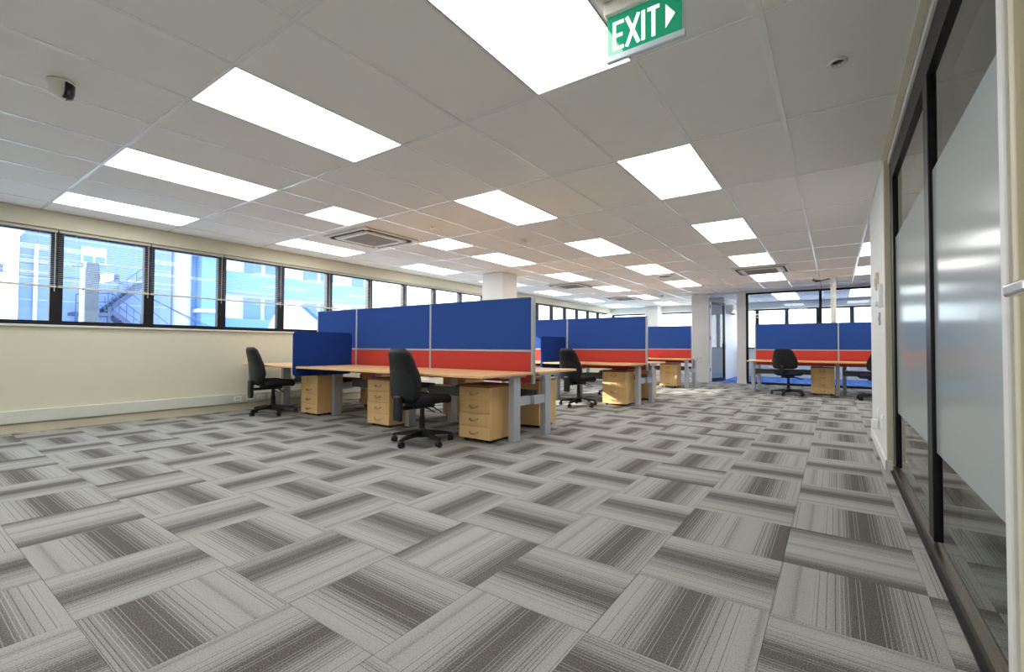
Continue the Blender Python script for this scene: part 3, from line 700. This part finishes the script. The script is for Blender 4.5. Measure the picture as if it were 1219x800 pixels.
for k in range(4): MB().box(-.15, .13, -.034, .034, .028*k, .028*k+.025, mtx=Matrix.Rotation(.02*(k-1), 4, 'Z')).build('bundle', 'paper', o)
# ---- bench 2
B2 = 7.82
partition([-2.66, -4.20, -5.45], B2, 'blue and red fabric partition of the middle bench, behind the long one', None)
for k, (x, L) in enumerate(((-2.62, 1.56), (-4.18, 1.30))): desk(L, k == 1, (x, B2, 0), 0, ['beech desk at the aisle end of the middle bench with a chair', 'beech desk beyond the small divider of the middle bench'][k], G)
for k, (x, L) in enumerate(((-4.18, 1.56), (-5.48, 1.30))): desk(L, k == 0, (x, B2, 0), math.pi, 'beech desk on the far side of the middle bench partition, %s' % ('aisle end', 'column end')[k], 'desks behind the middle partition')
divider(-4.22, 6.88, 7.74, 'small blue divider screen next to the chair of the middle bench')
place(PED, (-3.03, 7.26, 0), 0, 'four-drawer beech pedestal of the middle bench with sunlight on it', 'pedestal', PG)
place(PED, (-4.75, 7.26, 0), 0, 'beech pedestal left of the divider of the middle bench', 'pedestal', PG)
place(PED, (-3.0, 8.75, 0), math.pi, 'beech pedestal showing past the end legs of the middle bench', 'pedestal', PG)
place(CH_H, (-3.50, 6.90, 0), math.radians(-12), 'black high-backed swivel chair at the middle bench next to its blue divider', 'chair', CG)
place(CH_H, (-3.75, 8.95, 0), math.pi-.3, 'black chair on the far side of the middle bench, mostly hidden by the pedestal', 'chair', CG)
# ---- bench 3
B3 = 11.85
partition([-2.90, -4.45, -5.98], B3, 'blue and red partition beside the open office door', None)
for k, (x, L) in enumerate(((-2.86, 1.56), (-4.42, 1.53))): desk(L, k == 1, (x, B3, 0), 0, 'beech desk in front of the partition beside the open office door, %s' % ('door end', 'window end')[k], 'desks of the bench by the office door')
for k, (x, L) in enumerate(((-4.42, 1.56), (-5.95, 1.53))): desk(L, k == 0, (x, B3, 0), math.pi, 'beech desk behind the partition beside the open office door, %s' % ('door end', 'window end')[k], 'desks behind the partition by the office door')
place(PED, (-3.35, 11.40, 0), 0, 'four-drawer beech pedestal beside the legs of the bench by the office door', 'pedestal', PG)
place(CH_H, (-4.1, 11.0, 0), 0, 'black chair at the bench by the office door, hidden but for its base', 'chair', CG)
# ---- bench 4
B4 = 11.88
partition([1.62, .06, -1.50], B4, 'blue and red partition standing in front of the glass office', None)
for k, (x, L) in enumerate(((1.62, 1.56), (.06, 1.62))): desk(L, k == 1, (x, B4, 0), 0, ['beech desk beside the white end wall in front of the glass office', 'beech desk with a low-backed chair in front of the glass office'][k], G, off=.02)
for k, (x, L) in enumerate(((.06, 1.56), (-1.56, 1.62))): desk(L, k == 0, (x, B4, 0), math.pi, 'beech desk between partition and glass office front, %s' % ('behind the white end wall', 'toward the office door')[k], 'desks facing the glass office')
place(PED, (-.215, 11.47, 0), 0, 'four-drawer beech pedestal in front of the glass office', 'pedestal', PG)
place(CH_L, (-.80, 11.12, 0), math.radians(-14), 'black low-backed swivel chair with navy seat in front of the glass office', 'chair', CG)
place(CH_L, (.62, 11.0, 0), math.radians(22), 'black swivel chair half hidden by the white end wall', 'chair', CG)
for x, lab in ((-1.2, 'white papers in the cable tray at the end of the glass office bench'), (.3, 'white papers in the cable tray near the white ribbed tube post')):
    o = empty('paper_stack', (x, B4-.095, .407), 0, lab, 'papers')
    for k in range(4): MB().box(-.14, .14, -.034, .034, .028*k, .028*k+.025, mtx=Matrix.Rotation(.02*k, 4, 'Z')).build('bundle', 'exitwhite', o)
# ribbed cable riser
rb = empty('cable_riser', (-.02, B4+.12, 0), 0, 'white ribbed flexible tube from the ceiling down to the partition', 'cable tube')
prof = []
for k in range(54): z = .75+k*.0325; prof += [(.043, z), (.052, z+.008), (.052, z+.02), (.043, z+.028)]
MB().lathe(prof, n=16).build('ribbed_tube', 'duct', rb, smooth=False); MB().lathe([(.07, CZ-.03), (.075, CZ-.015), (.075, CZ+.003)], n=20).build('ceiling_collar', 'duct', rb)
pts = [(-.06, -.02, CZ-.03), (-.14, .0, CZ-.045), (-.24, .02, CZ-.06), (-.32, .06, CZ-.05), (-.38, .08, CZ-.03), (-.3, .12, CZ-.06), (-.2, .1, CZ-.05), (-.33, .05, CZ-.04), (-.36, .07, CZ+.0)]
MB().tube(pts, .01, 6).build('cable_coil', 'dark', rb, smooth=True)

# ------------------------------------------------------------------ outside the windows
GZ = -4.0
struct(box('ground', 'asphalt', (-90, XL-.3, -60, 90, GZ-.2, GZ)))
# white gabled shed
bw = empty('white_building', (-26, -4, GZ), 0, 'bright white gabled building seen through the windows', 'building')
c0 = at_x(-20, 24, 275)
MB().prism([(-8-(-4), 0), (c0.y+4, 0), (c0.y+4, c0.z-GZ), (2.28+4, 3.63-GZ), (-1+4, .4-GZ), (-8+4, -.5-GZ)], 0, 0, 6).build('wall', 'bwhite', bw)
MB().prism([(c0.y+4.1, c0.z-GZ+.02), (c0.y+4.1, c0.z-GZ+.22), (2.28+4, 3.63-GZ+.2), (-1+4, .4-GZ+.2), (-1+4, .4-GZ), (2.28+4, 3.63-GZ)], 0, -.2, 6.3).build('roof', 'broof', bw)
box('wall_light', 'bsteel', (6, 6.25, 6.15, 6.32, 7.1, 7.3), bw)
# blue-grey building with stair
bg_ = empty('grey_building', (-27, 3, GZ), 0, 'tall blue grey clad building behind the concrete pole', 'building')
XG = -21.0
gy0, gy1 = 2.82, at_x(XG, 181, 350).y+.6
box('wall', 'bgrey', (0, 6, gy0-3, gy1-3, 0, 12), bg_)
for k in range(16):
    z = .8+k*.7; box('cladding_seam', 'bpink', (6, 6.012, gy0-3, gy1-3, z, z+.02), bg_)
MB().cyl((6.06, gy0-3+.35, 0), (6.06, gy0-3+.35, 8.2), .05, n=10).build('downpipe', 'bwhite', bg_)
a, b = at_x(XG, 97, 293), at_x(XG, 126, 316)
wn = box('window', 'bwhite', (6, 6.05, a.y-3, b.y-3, b.z-GZ, a.z-GZ), bg_); md = (a.y+b.y)/2-3
box('pane', 'bwin', (6.05, 6.06, a.y-3+.04, md-.03, b.z-GZ+.04, a.z-GZ-.3), wn); box('pane', 'bwin', (6.05, 6.06, md+.03, b.y-3-.04, b.z-GZ+.04, a.z-GZ-.3), wn)
# fire stair
XS = -20.0
fs = empty('fire_stair', (XS, 3.9, GZ), 0, 'steel outdoor stair with railings on the blue grey building', 'stair')
ps = lambda px, py: (lambda v: (v.y-3.9, v.z-GZ))(at_x(XS, px, py))
pa, pb, pm, lo, up = ps(89, 371), ps(118, 369), ps(132, 369), ps(166, 394), ps(172, 336)
box('platform', 'bsteel', (-.9, .1, pa[0], pm[0], pa[1]-.1, pa[1]), fs)
def flight(p, q):
    n_ = 9
    for x in (-.85, .05):
        MB().prism([(p[0], p[1]-.14), (q[0], q[1]-.14), (q[0], q[1]+.06), (p[0], p[1]+.06)], 0, x, x+.05).build('stringer', 'bsteel', fs)
    for k in range(n_):
        f_ = (k+.5)/n_; y = p[0]+(q[0]-p[0])*f_; z = p[1]+(q[1]-p[1])*f_; box('tread', 'bsteel', (-.8, .05, y-.06, y+.06, z-.02, z+.02), fs)
    for dz in (.28, .56): MB().tube([(.1, p[0], p[1]+dz), (.1, q[0], q[1]+dz)], .016, 6).build('handrail', 'bsteel', fs)
    for k in range(5):
        f_ = k/4; y = p[0]+(q[0]-p[0])*f_; z = p[1]+(q[1]-p[1])*f_; MB().tube([(.1, y, z), (.1, y, z+.58)], .014, 6).build('baluster', 'bsteel', fs)
flight(pm, lo); flight((pm[0]-.1, pm[1]), up)
for dz in (.28, .56): MB().tube([(.1, pa[0], pa[1]+dz), (.1, pm[0], pm[1]+dz)], .016, 6).build('handrail', 'bsteel', fs)
for k in range(6): y = pa[0]+(pm[0]-pa[0])*k/5; MB().tube([(.1, y, pa[1]), (.1, y, pa[1]+.57)], .014, 6).build('baluster', 'bsteel', fs)
for y in (pa[0]+.05, pm[0]-.05): box('support', 'bsteel', (-.05, .05, y-.04, y+.04, 0, pa[1]-.1), fs)
# pale blue building with rounded tower
bb = empty('blue_building', (-27, 7, GZ), 0, 'pale blue building with a round tower beside the stair', 'building')
yA = gy1; tL, tR = at_x(-21, 206, 330).y, at_x(-21, 231, 330).y
box('wall', 'bblue', (0, 5.6, yA-7, tR-7+.2, 0, 13), bb)
MB().cyl((5.7, (tL+tR)/2-7, 0), (5.7, (tL+tR)/2-7, 13), (tR-tL)/2, n=28).build('tower', 'bpink', bb)
ye = at_x(-21, 262, 340).y
box('wing', 'bblue', (0, 6.2, tR-7+.2, ye-7, 0, 13), bb)
for z in (2.2, 4.3, 6.3, 8.6): box('ledge', 'bwhite', (5.6, 6.4, tR-7+.1, ye-7+.02, z, z+.14), bb)
bo = empty('office_block', (-28, 10, GZ), 0, 'banded pale office block behind the white gable roof', 'building')
yo0, yo1 = ye+.25, at_x(-22, 438, 340).y
box('wall', 'bpink', (0, 6, yo0-10, yo1-10, 0, 13), bo)
for z in (1.0, 3.1, 5.2, 7.3, 9.4):
    bdn = box('floor_band', 'bblue', (6, 6.15, yo0-10, yo1-10, z, z+.95), bo)
    k = 0; y = yo0-10+.2
    while y < yo1-10-.9: box('window', 'bwin' if k % 3 else 'bwhite', (6, 6.03, y, y+.75, z+1.0, z+1.95), bo); y += .95; k += 1
# white gable roof with blue trim
hg = empty('gable_house', (-19.5, 11, GZ), 0, 'white gable roof with a blue edge line below the office block', 'building')
gl, gp, gr = at_x(-18, 340, 392), at_x(-18, 355, 362), at_x(-18, 384, 388)
R3 = lambda v: (v.y-11, v.z-GZ)
MB().prism([(R3(gl)[0]-.3, 0), (R3(gr)[0]+1.2, 0), (R3(gr)[0]+1.2, R3(gr)[1]-.9), R3(gr), R3(gp), R3(gl), (R3(gl)[0]-.3, R3(gl)[1]-.3)], 0, 0, 1.5).build('gable_wall', 'bwhite', hg)
a, b = R3(gp), R3(gr)
MB().prism([(a[0]+.15, a[1]-.12), (b[0]+.1, b[1]-.02), (b[0]+.1, b[1]+.10), (a[0]+.15, a[1]+.0)], 0, 1.5, 1.56).build('barge_board', 'btrim', hg)
# utility pole
XP = -13.0
pl_, pr_ = at_x(XP, 101, 314), at_x(XP, 117, 314); pc = (pl_.y+pr_.y)/2
up_ = empty('utility_pole', (XP, pc, GZ), 0, 'grey concrete utility pole with crossarm and insulators', 'utility pole'); hw_ = (pr_.y-pl_.y)/2
MB().box(-.14, .14, -hw_, hw_, 0, 2.72-GZ, bev=.02).build('pole', 'concrete', up_)
MB().cyl((.02, -hw_-.05, 0), (.02, -hw_-.05, 2.6-GZ), .025, n=8).build('conduit', 'bwhite', up_)
ar = box('crossarm', 'bwhite', (-.5, .5, hw_+.01, hw_+.14, 2.34-GZ, 2.48-GZ), up_)
for x in (-.42, -.15, .15, .42): MB().lathe([(.025, 0), (.05, .03), (.03, .06), (.05, .09), (.02, .13)], (x, hw_+.22, 2.36-GZ), 12).build('insulator', 'bsteel', ar)
wires = empty('power_lines', (XP, pc, 0), 0, 'thin dark overhead wires sloping away from the utility pole', 'wires')
q = lambda X, px, py: at_x(X, px, py)-Vector((XP, pc, 0))
for k, (p_, s_) in enumerate((((-13, 135, 334), (-12, 250, 388)), ((-13, 141, 334), (-12.4, 244, 388)), ((-13, 138, 332), (-12.2, 168, 358)))):
    A, B = q(*p_), q(*s_); B = A+(B-A)*2.0; MB().tube([A, A.lerp(B, .35)-Vector((0, 0, .02)), A.lerp(B, .7)-Vector((0, 0, .02)), B], .009, 5).build('wire', 'bsteel', wires)
A, B = q(-13, 100, 312), q(-13.3, -40, 300)
for dz in (0, -.25): MB().tube([A+Vector((0, 0, dz-.1)), A.lerp(B, .5)+Vector((0, 0, dz-.12)), B+Vector((0, 0, dz))], .008, 5).build('wire', 'bsteel', wires)
# unseen tall block, added to keep the sun off the nearer windows
bt = empty('added_sun_blocker', (-40.6, -47.3, GZ), 0, 'tall pale block out of view, added to shade the nearer windows', 'building')
box('wall', 'bpink', (0, 14, 0, 34.8, 0, 22), bt)
for z in range(1, 8):
    for k in range(14): box('window', 'bwin', (14, 14.03, .8+k*2.4, 2.2+k*2.4, z*2.3, z*2.3+1.2), bt)
